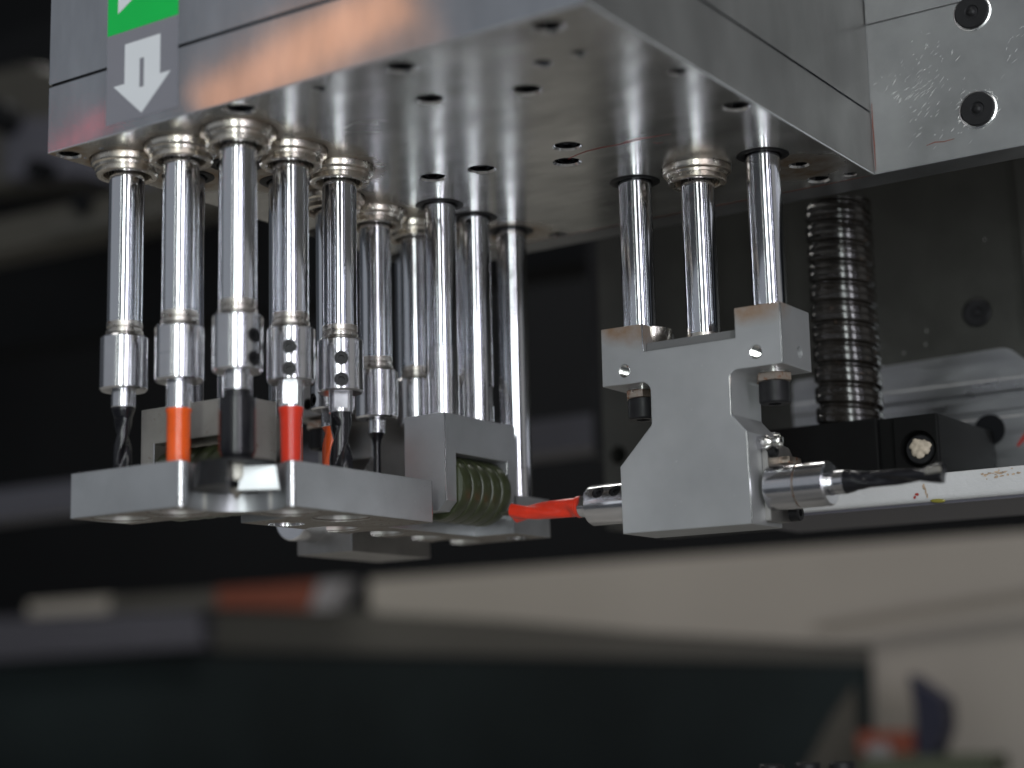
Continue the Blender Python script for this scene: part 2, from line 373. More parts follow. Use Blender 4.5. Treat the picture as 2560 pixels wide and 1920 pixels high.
bm = bmesh.new(); box(bm, X0, X1, Y0, Y1, 30.2, 200, 0.45); up = obj('upper_block', bm, [M['block'], M['block_side']], head)
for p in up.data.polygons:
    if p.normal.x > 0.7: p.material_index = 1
# arrow sticker on the front face
ys = Y0 - 0.12
def film(name, poly, material, y, th=0.1, parent=head):
    b = bmesh.new(); prism(b, poly, 'y', y - th, y); return obj(name, b, material, parent)
st = film('sticker', [(-47.6, 4.6), (-7.2, 4.6), (-7.2, 43.2), (-47.6, 43.2)], M['grey_film'], Y0 - 0.01)
film('sticker', [(-47.6, 43.25), (-7.2, 43.25), (-7.2, 84), (-47.6, 84)], M['green_film'], Y0 - 0.01)
bm = bmesh.new()
arrow = [(-37.2, 37.5), (-17.0, 37.5), (-17.0, 20.6), (-11.0, 20.6), (-27.2, 6.2), (-43.5, 20.6), (-37.2, 20.6)]
cut_in = [(-28.6, 29.6), (-26.1, 29.6), (-26.1, 17.2), (-28.6, 17.2)]
def arrow_bm(flip=None):
    b = bmesh.new(); T = (lambda p: p) if flip is None else (lambda p: (p[0], flip - p[1]))
    O = [T(p) for p in arrow]; I = [T(p) for p in cut_in]
    for quad in ([(-37.2, 37.5), (-28.6, 37.5), (-28.6, 17.2), (-28.6, 7.45), (-43.5, 20.6), (-37.2, 20.6)],
                 [(-26.1, 37.5), (-17.0, 37.5), (-17.0, 20.6), (-11.0, 20.6), (-26.1, 7.2)],
                 [(-28.6, 37.5), (-26.1, 37.5), (-26.1, 29.6), (-28.6, 29.6)],
                 [(-28.6, 17.2), (-26.1, 17.2), (-26.1, 7.2), (-27.2, 6.2), (-28.6, 7.45)]):
        prism(b, [T(p) for p in quad], 'y', Y0 - 0.16, Y0 - 0.13)
    return b
obj('printed_arrow', arrow_bm(), M['white_film'], head)
b = bmesh.new(); prism(b, [(-41.6, 51.8), (-14, 66.5), (-14, 76), (-41.6, 76)], 'y', Y0 - 0.16, Y0 - 0.13); obj('printed_arrow', b, M['white_film'], head)
# marks on the underside
obj('marker_line', polyline_ribbon([(86, 115.5, 0), (88.4, 114.0, 0), (93, 112.2, 0), (98.6, 110.8, 0), (106.1, 110.4, 0), (111.6, 111.4, 0), (120.8, 111.1, 0), (125.6, 110.6, 0), (132, 111.6, 0), (138.0, 112.8, 0)], 0.8, (0, 0, -1)), M['marker'], head)
obj('marker_line', polyline_ribbon([(114, 111.8, 0), (119, 109.8, 0), (124, 109.2, 0), (127, 109.6, 0)], 0.6, (0, 0, -1)), M['marker'], head)
obj('marker_line', polyline_ribbon([(126.8, 118.3, 0), (127.6, 120.3, 0), (130.4, 120.5, 0)], 0.5, (0, 0, -1)), M['marker'], head)
for a in ([(36, 24, 0), (43, 21, 0), (50, 22, 0), (56, 27, 0)], [(33, 27, 0), (40, 33, 0), (45, 37, 0)], [(46, 23, 0), (51, 27, 0), (49, 29, 0)]):
    obj('scuff_mark', polyline_ribbon(a, 0.55, (0, 0, -1)), M['chalk'], head)
bm = polyline_ribbon([(-80, 222.0, 0), (60, 222.1, 0), (100, 221.9, 0), (140, 222.1, 0), (172, 222.0, 0), (181, 221.8, 0)], 0.9, (0, 0, -1)); obj('paint_line', bm, M['rustline'], head)

# =================================================================== mounting plate behind the housing
mp = thing('mounting_plate', 'thick scratched aluminium mounting plate to the right of the housing with two black bolts', 'plate', (230, 230, 0))
bm = bmesh.new(); box(bm, -84, 420, 222.9, 240.5, 0.3, 260, 0.4); plate_o = obj('plate', bm, M['plate_side'], mp)
bm = bmesh.new(); box(bm, 183.4, 420, 221.9, 222.95, 71.8, 240, 0.3); obj('upper_cover', bm, M['plate_side'], mp)
for x, z in ((233.2, 65.6), (232.6, 20.6)):
    b = bmesh.new(); lathe(b, [(8.6, 0), (8.6, 0.35), (8.0, 0.6), (7.8, 0.3), (0, 0.3)], (x, 222.9, z), (0, -1, 0), 48); obj('bolt_rim', b, M['scratch'], mp)
    b = bmesh.new(); lathe(b, [(7.6, 0), (7.6, 1.1), (7.1, 1.6), (3.2, 1.5), (2.7, 1.0), (2.2, 1.1), (1.6, 1.9), (0.8, 2.3), (0, 2.4)], (x, 222.7, z), (0, -1, 0), 48); obj('bolt_head', b, M['black_steel'], mp)
bm = bmesh.new()
def scr(b, x, z, L, ang, wd):
    d = Vector((cos(ang), 0, sin(ang))); s = Vector((-sin(ang), 0, cos(ang))) * wd / 2; c = Vector((x, 222.86, z))
    v = [b.verts.new(c - d * L / 2), b.verts.new(c + s), b.verts.new(c + d * L / 2), b.verts.new(c - s)]; b.faces.new(v)
for k in range(150):
    cx, cz = random.choice([(205, 33), (203, 27), (210, 24), (206, 38), (225, 22), (196, 40), (214, 50), (250, 42)])
    scr(bm, random.gauss(cx, 6), random.gauss(cz, 7), random.uniform(0.6, 4.5), radians(random.gauss(38, 12)), random.uniform(0.06, 0.30))
for k in range(26):
    a = random.uniform(0, 2 * pi); scr(bm, 232.6 + 9.3 * cos(a), 20.6 + 9.0 * sin(a), random.uniform(0.8, 3), random.uniform(0, pi), random.uniform(0.1, 0.5))
o = obj('scratches', bm, M['scratch'], mp, smooth=0); o['kind'] = 'stuff'
obj('rust_smear', polyline_ribbon([(208, 222.88, 9.0), (212, 222.88, 9.8), (216, 222.88, 9.2), (221, 222.88, 9.6)], 0.45, (0, -1, 0)), M['rustline'], mp)
obj('rust_smear', polyline_ribbon([(183.5, 222.85, 2), (183.6, 222.85, 14), (183.4, 222.85, 24), (183.6, 222.85, 34)], 0.5, (0, -1, 0)), M['rustline'], mp)

# =================================================================== spindles
TOC = Vector((0.5564, -0.8309, 0)); TOR = Vector((0.8309, 0.5564, 0))
def facing(a): a = radians(a); return TOC * cos(a) + TOR * sin(a)
def collar_bm(x, y):
    b = bmesh.new()
    lathe(b, [(15.25, 1.9), (15.25, -2.2), (14.9, -2.8), (13.9, -3.3), (13.5, -4.5), (13.05, -4.7), (13.05, -6.7), (12.5, -7.2), (10.6, -7.2), (10.0, -6.6), (9.6, -2), (7.2, -2)], (x, y, 0), (0, 0, 1), 72, close=False)
    bmesh.ops.recalc_face_normals(b, faces=b.faces[:]); return b
def spindle(key, label, screws=None, groove=False, holder=True, bottom=-100.0, top=-76.8):
    x, y = spin_pos[key]
    t = thing('drill_spindle', label, 'spindle', (x, y, bottom), 'vertical drill spindles hanging from the housing')
    obj('collar', collar_bm(x, y), M['collar'], t)
    b = bmesh.new(); lathe(b, [(9.9, -3.4), (7.5, -3.4)], (x, y, 0), (0, 0, 1), 48, close=False); obj('dust_seal', b, M['black_steel'], t)
    b = bmesh.new(); cyl(b, 7.5, (x, y, 1.5), (x, y, -71.0), 64); obj('shaft', b, M['chrome'], t)
    b = bmesh.new(); lathe(b, [(7.52, -71.0), (7.52, -73.2), (7.1, -73.6), (7.1, -74.2), (7.75, -74.6), (7.75, -75.6), (7.3, -76.2), (7.3, top - 0.2)], (x, y, 0), (0, 0, 1), 56); obj('neck_ring', b, M['chrome_worn'], t)
    if holder:
        pr = [(5.2, top), (9.1, top), (10.0, top - 1.0)]
        if groove: pr += [(10.0, -89.0), (9.75, -89.15), (9.75, -89.45), (10.0, -89.6)]
        pr += [(10.0, bottom + 0.8), (9.2, bottom), (5.1, bottom), (5.1, bottom + 2.5), (0, bottom + 2.5)]
        b = bmesh.new(); lathe(b, pr, (x, y, 0), (0, 0, 1), 72, close=False); h = obj('tool_holder', b, M['holder'], t)
        if screws is not None:
            n = facing(screws)
            cbm = bmesh.new()
            for z in (-86.3, -95.6): cyl(cbm, 3.05, Vector((x, y, z)) + n * 7.5, Vector((x, y, z)) + n * 12, 36)
            cut(h, cbm)
            for z in (-86.3, -95.6): cap_screw_parts(t, Vector((x, y, z)) + n * 9.35, n, 2.95, 2.5, M['black_steel'], 'set_screw', hexr=1.6)
    return t
spindle('sp1', 'leftmost steel spindle with plain holder carrying a black twist drill', None)
spindle('sp2', 'spindle second from the left, grooved holder above the orange drill', None, groove=True)
spindle('sp3', 'spindle above the wide black hinge cutter, set screws on its right side', 50)
spindle('sp4', 'grooved spindle with two black set screws above the bright red drill', 4, groove=True)
spindle('sp5', 'spindle with two front set screws above the black twisted drill', 8)
spindle('sp8', 'spindle mostly hidden behind the black twisted drill, orange drill below', -58)
spindle('sp6', 'dark grooved spindle holding the thin black drill in the second row', None, groove=True)
spindle('sp7', 'spindle in shade directly left of the square roller housing', None, groove=False)
spindle('sp9', 'spindle hidden between the two guide rods on the roller housing', None)

# ---- drills
def two_lobe(r, core, th, tw):
    c = abs(cos(th - tw)); k = c ** 0.75
    return core + (r - core) * k
def twisted(bm, origin, axis, L, rfun, core, turns, nz_=70, na=40, tw0=0.0):
    x, y, z = frame(axis); o = Vector(origin); rings = []
    for i in range(nz_ + 1):
        t = i / nz_; r = rfun(t); tw = tw0 + turns * 2 * pi * t; co = core(t) if callable(core) else core
        rings.append([bm.verts.new(o + z * (L * t) + (x * cos(a) + y * sin(a)) * (co * r + (1 - co) * r * min(1, 1.5 * cos(a - tw) ** 2))) for a in [2 * pi * k / na for k in range(na)]])
    for A, B in zip(rings, rings[1:]):
        for k in range(na): bm.faces.new([A[k], A[(k + 1) % na], B[(k + 1) % na], B[k]])
    bm.faces.new(rings[0]); bm.faces.new(rings[-1])
    bmesh.ops.recalc_face_normals(bm, faces=bm.faces[:])
def shank(t, x, y, z0, z1, r=5.15, flat=None):
    b = bmesh.new(); cyl(b, r, (x, y, z0 + 2), (x, y, z1), 48, 0.2); o = obj('shank', b, M['holder'], t)
    if flat is not None:
        n = facing(flat); side = Vector((-n.y, n.x, 0)); c = Vector((x, y, (z0 + z1) / 2 + 1))
        cb_ = bmesh.new(); P = []
        hz = abs(z0 - z1) / 2 - 0.6
        pts = [c + n * (r * 0.83) + side * s_ * 8 + Vector((0, 0, zz)) for s_, zz in ((-1, -hz), (1, -hz), (1, 40), (-1, 40))]
        A = [cb_.verts.new(p) for p in pts]; B = [cb_.verts.new(p + n * 8) for p in pts]
        cb_.faces.new(A); cb_.faces.new(B[::-1])
        for i in range(4): cb_.faces.new([A[i], B[i], B[(i + 1) % 4], A[(i + 1) % 4]])
        bmesh.ops.recalc_face_normals(cb_, faces=cb_.faces[:]); cut(o, cb_)
G = 'drill bits held in the spindles'
x, y = spin_pos['sp1']; t = thing('drill_bit', 'black twist drill in the leftmost spindle, steel shank above', 'drill bit', (x, y, -150), G)
shank(t, x, y, -100, -107)
b = bmesh.new(); twisted(b, (x, y, -107), (0, 0, -1), 41, lambda q: 4.9 if q < 0.02 else (4.9 - 1.2 * min(1, (q - 0.02) / 0.09)), lambda q: 1 if q < .10 else max(0.42, 1 - (q - .10) * 7), 0.95, tw0=2.2); obj('flutes', b, M['black_gloss'], t)
x, y = spin_pos['sp2']; t = thing('drill_bit', 'bright orange coated drill standing into the guide plate hole', 'drill bit', (x, y, -150), G)
shank(t, x, y, -100, -111.2)
b = bmesh.new(); lathe(b, [(4.9, -111), (5.25, -111.2), (5.25, -112.2), (4.85, -113), (4.75, -137), (4.3, -140), (0, -142)], (x, y, 0), (0, 0, 1), 48); obj('coated_body', b, M['orange'], t)
x, y = spin_pos['sp4']; t = thing('drill_bit', 'bright red coated drill under the holder with two set screws', 'drill bit', (x, y, -150), G)
shank(t, x, y, -100, -110.5, flat=4)
b = bmesh.new(); lathe(b, [(4.9, -110), (5.2, -110.2), (5.15, -111.2), (4.7, -113), (4.45, -117), (4.2, -128), (4.0, -139), (0, -141)], (x, y, 0), (0, 0, 1), 48); obj('coated_body', b, M['red'], t)
x, y = spin_pos['sp5']; t = thing('drill_bit', 'glossy black twisted drill with flat steel shank, right of the red drill', 'drill bit', (x, y, -150), G)
shank(t, x, y, -100, -108.5, flat=8)
b = bmesh.new(); twisted(b, (x, y, -108.4), (0, 0, -1), 42, lambda q: 4.5 + 0.5 * min(1, q * 3), lambda q: 1 if q < .06 else max(0.45, 1 - (q - .06) * 5), 0.72, tw0=-0.4); obj('flutes', b, M['black_gloss'], t)
x, y = spin_pos['sp6']; t = thing('drill_bit', 'thin black drill necking down from a wide steel shank', 'drill bit', (x, y, -150), G)
shank(t, x, y, -99, -106.8, r=4.0)
b = bmesh.new(); lathe(b, [(4.0, -106.8), (3.8, -107.2), (2.2, -110), (1.75, -113), (1.6, -150), (0, -152)], (x, y, 0), (0, 0, 1), 36); obj('flutes', b, M['black_gloss'], t)
x, y = spin_pos['sp8']; t = thing('drill_bit', 'dark orange twisted drill partly hidden behind the black twisted drill', 'drill bit', (x, y, -150), G)
shank(t, x, y, -100, -107.5, flat=-20)
b = bmesh.new(); twisted(b, (x, y, -107.3), (0, 0, -1), 43, lambda q: 4.9 - 0.3 * q, lambda q: max(0.4, 1 - q * 5), 0.75, tw0=0.6); obj('flutes', b, M['orange'], t)
x, y = spin_pos['sp7']; t = thing('drill_bit', 'short black drill in the shaded spindle left of the roller housing', 'drill bit', (x, y, -150), G)
shank(t, x, y, -99, -107, r=4.0); b = bmesh.new(); cyl(b, 2.5, (x, y, -107), (x, y, -150), 24); obj('flutes', b, M['black_gloss'], t)
# hinge-boring cutter
x, y = spin_pos['sp3']; t = thing('hinge_cutter', 'wide black hinge boring cutter sitting in the notch of the guide plate', 'cutter', (0, 0, -152), G)
shank(t, 0, 0, -100, -107.3, r=5.15)
b = bmesh.new(); lathe(b, [(5.4, -107.2), (5.6, -107.4), (5.6, -109.6), (7.2, -110.3), (7.3, -111), (7.3, -131.5), (6.2, -134.5), (3.8, -135.2)], (0, 0, 0), (0, 0, 1), 64); obj('body', b, M['black_gloss'], t)
b = bmesh.new(); lathe(b, [(3.8, -134.8), (4.2, -137.4), (4.2, -139.5)], (0, 0, 0), (0, 0, 1), 40); obj('neck', b, M['holder'], t)
# dark half-cup on the left, bright ground half on the right
al = atan2(TOC.y, TOC.x)
def arc_solid(r0a, r1a, r0b, r1b, z0, z1, a0, a1, seg=28):
    b_ = bmesh.new(); ring = []
    for i in range(seg + 1):
        a = al + radians(a0 + (a1 - a0) * i / seg); c, s_ = cos(a), sin(a)
        ring.append([b_.verts.new((c * r0a, s_ * r0a, z0)), b_.verts.new((c * r1a, s_ * r1a, z0)), b_.verts.new((c * r1b, s_ * r1b, z1)), b_.verts.new((c * r0b, s_ * r0b, z1))])
    for A, B in zip(ring, ring[1:]):
        for k in range(4): b_.faces.new([A[k], A[(k + 1) % 4], B[(k + 1) % 4], B[k]])
    b_.faces.new(ring[0]); b_.faces.new(ring[-1]); bmesh.ops.recalc_face_normals(b_, faces=b_.faces[:]); return b_
obj('cutter_cup', arc_solid(2, 16.2, 2, 17.5, -136.6, -146.5, -200, -4), M['black_steel'], t)
b = bmesh.new(); P0 = Vector((0, 0, 0))
def slab(b_, pts, n, th):
    A = [b_.verts.new(p) for p in pts]; B = [b_.verts.new(p - n * th) for p in pts]; k = len(pts)
    b_.faces.new(A); b_.faces.new(B[::-1])
    for i in range(k): b_.faces.new([A[i], B[i], B[(i + 1) % k], A[(i + 1) % k]])
    bmesh.ops.recalc_face_normals(b_, faces=b_.faces[:])
fr = lambda s_, z, f=6.0: TOR * s_ + TOC * f + Vector((0, 0, z))
slab(b, [fr(3.2, -138.2), fr(16.0, -138.2), fr(17.4, -147.6), fr(1.2, -147.6)], TOC, 5.0); obj('cutting_wing', b, M['ground'], t)
b = bmesh.new(); slab(b, [fr(-1.3, -135.2, 7.4), fr(3.6, -135.2, 7.4), fr(3.4, -143.0, 7.4), fr(1.5, -144.4, 7.4), fr(-1.0, -143.0, 7.4)], TOC, 5.0)
bmesh.ops.bevel(b, geom=b.edges[:], offset=0.7, segments=3, affect='EDGES'); obj('chip_tab', b, M['ground_warm'], t)
b = bmesh.new(); lathe(b, [(3.4, -146), (2.4, -147.6), (0, -151.0)], (0, 0, 0), (0, 0, 1), 12); obj('centre_point', b, M['ground_warm'], t)
b = bmesh.new(); lathe(b, [(4.4, -135.5), (15.9, -136.2), (16.2, -137.6), (4.4, -137.6)], (0, 0, 0), (0, 0, 1), 56); obj('cutter_disc', b, M['black_steel'], t)

# =================================================================== guide rods
def rod(key, label, zb, seam=None, r=7.5, worn=None):
    x, y = guide_pos[key]
    t = thing('guide_rod', label, 'guide rod', (x, y, zb), 'polished guide rods')
    b = bmesh.new(); lathe(b, [(11.4, 1.2), (11.4, -0.1), (10.8, -0.45), (8.5, -0.45), (7.9, 0.8), (7.4, 0.8)], (x, y, 0), (0, 0, 1), 56, close=False); obj('bushing', b, M['black_steel'], t)
    z1 = seam if seam else zb
    b = bmesh.new(); cyl(b, r, (x, y, 1.2), (x, y, z1), 64); obj('shaft', b, M['chrome'], t)
    if seam:
        b = bmesh.new(); lathe(b, [(r - .5, seam), (r + .08, seam - .3), (r + .1, zb)], (x, y, 0), (0, 0, 1), 64); s_ = obj('lower_sleeve', b, M['holder'] if worn is None else worn, t)
        return t, s_
    return t
GR = 'polished guide rods'
for k, lb in (('a', 'dark guide rod on the left half of the far roller housing'), ('b', 'guide rod behind the hinge cutter spindle, on the far roller housing')):
    rod(k, lb, -104, seam=-70)
rod('c', 'guide rod behind the red drill spindle, running down to the guide plate', -135.5, seam=-72)
for k, lb in (('G1', 'guide rod on the near edge of the square roller housing'), ('G2', 'guide rod on the far edge of the square roller housing')):
    t, s_ = rod(k, lb, -101.8, seam=-68.5)
    x, y = guide_pos[k]
    cb_ = bmesh.new(); c = Vector((x, y, 0)) - TOR * 8.6
    if k == 'G2': c = Vector((x, y, 0)) + TOR * 8.4
    box(cb_, c.x - 2.6, c.x + 2.6, c.y - 6, c.y + 6, -93, -83); cut(s_, cb_)
rod('G3', 'rightmost guide rod of the left group, reaching the guide plate end', -135.5, seam=-120)
rod('R1', 'left guide rod standing on the T-shaped bracket', -70.5)
rod('R3', 'right guide rod standing on the T-shaped bracket', -70.0)
for k, lb in (('t1', 'shaded guide rod far behind the spindles, first of two on the rear bracket'), ('t3', 'shaded guide rod far behind the spindles, second of two on the rear bracket')):
    rod(k, lb, -70)
spin_pos['R2'] = (123.5, 163)
t = thing('drive_spindle', 'middle shaft with stepped collar between the two rods of the T-shaped bracket', 'spindle', (123.5, 163, -84))
obj('collar', collar_bm(123.5, 163), M['collar'], t)
b = bmesh.new(); lathe(b, [(9.9, -3.4), (7.4, -3.4)], (123.5, 163, 0), (0, 0, 1), 48, close=False); obj('dust_seal', b, M['black_steel'], t)
b = bmesh.new(); cyl(b, 7.4, (123.5, 163, 1.5), (123.5, 163, -75.5), 64); obj('shaft', b, M['chrome'], t)
b = bmesh.new(); cyl(b, 7.35, (123.5, 163, -75.5), (123.5, 163, -84), 56); obj('neck_ring', b, M['chrome_worn'], t)

# =================================================================== guide plate with through holes
poly = [(-77.0, 18.0), (-77.0, -16.0)]
RN = 19.3
def fillet(p, din, dout, r, seg=7):
    """rounded corner at p between unit directions din (arriving) and dout (leaving)"""
    return round_poly([(p[0] - din[0] * 20, p[1] - din[1] * 20), p, (p[0] + dout[0] * 20, p[1] + dout[1] * 20)], [0, r, 0], seg)[1:-1]
xa = -sqrt(RN ** 2 - 16 ** 2); a0_ = atan2(-16, xa); yb = sqrt(RN ** 2 - 16 ** 2); a1_ = atan2(yb, 16)
a0_ += 2 * pi
t0 = (sin(a0_), -cos(a0_)); t1 = (sin(a1_), -cos(a1_))
poly = [(-77.0, 18.0), (-77.0, -16.0)] + fillet((xa, -16.0), (1, 0), t0, 1.7)
poly += [(RN * cos(a), RN * sin(a)) for a in [a0_ - radians(9) - (a0_ - a1_ - radians(18)) * i / 26 for i in range(27)]]
poly += fillet((16.0, yb), t1, (0, 1), 1.7)
poly += [(16.0, 107.0), (15.2, 108.0), (-11.0, 108.0), (-11.0, 176.5), (12.0, 176.5), (12.0, 208.0), (-41.5, 208.0), (-41.5, 47.0), (-15.5, 47.0), (-15.5, 18.0)]
gp = thing('guide_plate', 'L-shaped ground steel guide plate with round clearance holes under the drills', 'guide plate', (0, 60, -153.5))
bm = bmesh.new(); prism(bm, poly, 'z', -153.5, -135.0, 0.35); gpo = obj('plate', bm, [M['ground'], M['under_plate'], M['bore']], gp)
cb = bmesh.new()
for k in ('sp1', 'sp2', 'sp4', 'sp5'): x, y = spin_pos[k]; lathe(cb, [(12.6, -160), (12.6, -153.2), (12.1, -152.7), (12.1, -130)], (x, y, 0), (0, 0, 1), 64)
for y in (96.5, 128.5, 160.5, 192): lathe(cb, [(12.2, -160), (12.2, -153.2), (11.8, -152.8), (11.8, -130)], (-32, y, 0), (0, 0, 1), 64)
lathe(cb, [(5.5, -160), (5.5, -149)], (0, 197, 0), (0, 0, 1), 40)
lathe(cb, [(8.5, -160), (8.0, -152)], (-32, 65, 0), (0, 0, 1), 40)
cut(gpo, cb)
for p in gpo.data.polygons:
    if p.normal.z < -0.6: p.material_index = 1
    elif abs(p.normal.z) < 0.2 and p.area < 9e-5:
        c = gpo.data.vertices[p.vertices[0]].co / S + LOC[gpo.name]
        for k in [(-64, 0), (-32, 0), (0, 32), (0, 64)] + [(-32, yy) for yy in (96.5, 128.5, 160.5, 192)]:
            if abs(sqrt((c.x - k[0]) ** 2 + (c.y - k[1]) ** 2) - 12.1) < 0.7: p.material_index = 2
highlight_faces(gpo, lambda p: abs(p.normal.z) < 0.1 and p.area < 12e-6 and abs(p.normal.x) > 0.12 and abs(p.normal.y) > 0.12 and p.material_index == 0, M['edge'])  # bright corner highlights put into the fillet colour
cap_screw_parts(gp, (0, 197, -151.5), (0, 0, -1), 4.6, 4, M['zinc'], 'end_screw')
cap_screw_parts(gp, (-32, 65, -152.2), (0, 0, -1), 7.2, 3, M['brass_dull'], 'end_screw')

# =================================================================== roller housings and rollers
def ubox(axis, f0, f1, d0, d1, zt, label, material):
    """f = the wide direction with the opening, d = depth; legs end in a 45 degree chamfer"""
    t = thing('roller_housing', label, 'bracket', ((f0 + f1) / 2, (d0 + d1) / 2, -145) if axis == 'y' else ((d0 + d1) / 2, (f0 + f1) / 2, -145), 'square roller housings')
    op0, op1, zo = f0 + 8.2, f1 - 7.4, -120.0
    pl_ = [(f0, zt), (f0, -146.5), (op0, -146.5), (op0, zo), (op1, zo), (op1, -146.5), (f1, -146.5), (f1, zt)]
    b_ = bmesh.new(); prism(b_, pl_, 'x' if axis == 'x' else 'y', d0, d1, 0.45)
    o_ = obj('body', b_, material, t)
    highlight_faces(o_, lambda p: p.normal.x > 0.2 and p.normal.y < -0.2 and abs(p.normal.z) < 0.1, M['edge'])  # highlight on the near corner put in by colour
    return t, o_
t, o = ubox('x', 122.8, 179.5, -11.2, 12.0, -102.1, 'square steel roller housing with green roller, right of the row of spindles', M['ground'])
cb = bmesh.new(); prism(cb, [(12.6, -141.4), (8.3, -145.6), (7.0, -148), (14, -148)], 'y', 120, 182); cut(o, cb)
t, o = ubox('y', -73.2, -16.6, 19.0, 42.0, -104.6, 'pale stained steel roller housing behind the orange drill', M['ground_warm'])
def roller(c, axis, L, r, label):
    t = thing('feed_roller', label, 'roller', c, 'grooved urethane rollers'); n = 5; prof = [(2, -L / 2), (r - 2.6, -L / 2)]
    for k in range(n):
        z0 = -L / 2 + k * L / n; dz = L / n
        prof += [(r - 0.5, z0 + dz * 0.03), (r - 0.2, z0 + dz * 0.14), (r, z0 + dz * 0.35), (r, z0 + dz * 0.62), (r - 0.2, z0 + dz * 0.84), (r - 0.6, z0 + dz * 0.95), (r - 1.1, z0 + dz * 1.0)]
    prof[-1] = (r - 2.4, L / 2); prof.append((2, L / 2))
    b = bmesh.new(); lathe(b, prof, c, axis, 96); obj('tyre', b, M['urethane'], t, smooth=50)
    b = bmesh.new(); a = Vector(axis); cyl(b, 4, Vector(c) - a * (L / 2 + 4), Vector(c) + a * (L / 2 + 4), 24); obj('axle', b, M['holder'], t)
roller((0.0, 151.3, -134.6), (0, 1, 0), 39.5, 15.4, 'grooved olive green roller in the square housing beside the red horizontal drill')
roller((-45.3, 31, -137.0), (1, 0, 0), 39, 15.4, 'roller hidden in the pale housing behind the orange drill')

# =================================================================== T-shaped bracket with horizontal spindle
def T_outline(c0=0.0):
    P = [(78.9, -69.1), (100.0, -69.3), (100.0, -81.9), (144.9, -81.8), (144.9, -68.9), (166.3, -69.0), (166.2, -95.3), (141.6, -95.4),
         (141.5, -114.3), (148.4, -122.2), (148.8, -161.0), (86.6, -160.9), (86.4, -131.5), (102.9, -114.5), (103.0, -95.4), (78.8, -95.2)]
    R = [0, 0, 0, 0, 0, 0, 0, 3.6, 2.0, 0.8, 0, 0, 0.5, 2.0, 4.6, 0]
    return round_poly(P, R, 7)
T = thing('horizontal_drill_bracket', 'satin silver T-shaped bracket block hanging from three shafts on the right', 'bracket', (122, 165, -161))
bm = bmesh.new(); prism(bm, T_outline(), 'y', 150.0, 179.0, 0.45); To = obj('body', bm, M['satin'], T)
highlight_faces(To, lambda p: p.normal.x > 0.2 and p.normal.y < -0.15 and abs(p.normal.z) < 0.6, M['edge'])  # right front bevels get their highlight from a paler metal
cb = bmesh.new()
for x, z in ((90.1, -89.3), (154.0, -89.1)): lathe(cb, [(3.5, -1), (3.0, 0.35), (2.75, 0.6), (2.75, 14)], (x, 150, z), (0, 1, 0), 36)
lathe(cb, [(2.9, -1), (2.6, 0.4), (2.6, 12)], (166.3, 167.6, -88.2), (-1, 0, 0), 32)
cut(To, cb)
for x, z in ((90.1, -89.3), (154.0, -89.1)):
    b = bmesh.new(); pr = []
    for k in range(26): pr += [(2.74, 0.6 + k * 0.5), (2.25, 0.85 + k * 0.5)]
    lathe(b, pr, (x, 150, z), (0, 1, 0), 36, close=False); obj('hole_thread', b, M['zinc'], T, smooth=20)
bm = bmesh.new(); box(bm, 100.3, 144.6, 153.0, 178.6, -83, -77.6, 0.3); obj('insert_bar', bm, M['gasket'], T)
bm = bmesh.new(); lathe(bm, [(10.5, -69.4), (10.2, -72), (9.6, -74), (8, -77.5)], (94.5, 166, 0), (0, 0, 1), 40); obj('rod_boss', bm, M['collar'], T)
for x, y in ((91.2, 163.8), (155.2, 164.2)):
    b = bmesh.new(); lathe(b, [(6.4, -95.2), (6.4, -96.6), (5.6, -96.7)], (x, y, 0), (0, 0, 1), 36); obj('washer', b, M['zinc'], T)
    b = bmesh.new(); lathe(b, [(7.6, -96.6), (8.0, -97.0), (8.0, -100.0), (7.2, -100.4)], (x, y, 0), (0, 0, 1), 6); obj('lock_nut', b, M['brass_dull'], T, smooth=25)
    cap_screw_parts(T, (x, y, -109.6), (0, 0, -1), 6.6, 9.2, M['black_steel'], 'cap_screw')
# lower housing and flange on the right side
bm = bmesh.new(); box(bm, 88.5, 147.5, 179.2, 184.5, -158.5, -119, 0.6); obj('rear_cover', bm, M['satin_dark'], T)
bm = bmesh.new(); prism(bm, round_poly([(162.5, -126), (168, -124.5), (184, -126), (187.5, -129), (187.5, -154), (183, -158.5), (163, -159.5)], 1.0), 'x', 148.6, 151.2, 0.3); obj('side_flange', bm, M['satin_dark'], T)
cap_screw_parts(T, (154.0, 165.5, -129.0), (1, 0, 0), 3.0, 3.2, M['black_steel'])
cap_screw_parts(T, (155.5, 183.5, -154.5), (1, 0, 0), 3.6, 5.0, M['black_steel'])
bm = bmesh.new(); box(bm, 149.5, 156, 174, 186, -133.8, -130.8, 0.4); obj('clamp_tab', bm, M['brass_dull'], T)
# grease nipple
bm = bmesh.new(); lathe(bm, [(3.2, 0), (3.2, 2.6)], (148.3, 160.5, -126.2), (1, 0, 0), 6); n_ = obj('nipple_base', bm, M['holder'], T, smooth=20)
bm = bmesh.new(); lathe(bm, [(2.9, 0), (3.1, 0.5), (3.1, 1.6), (2.2, 3.0), (1.8, 4.0), (2.4, 4.8), (2.9, 5.6), (2.8, 7.0), (2.0, 8.2), (1.0, 8.6), (0, 8.5)], (150.9, 160.5, -126.2), (1, 0, 0), 28); obj('grease_nipple', bm, M['zinc'], T)

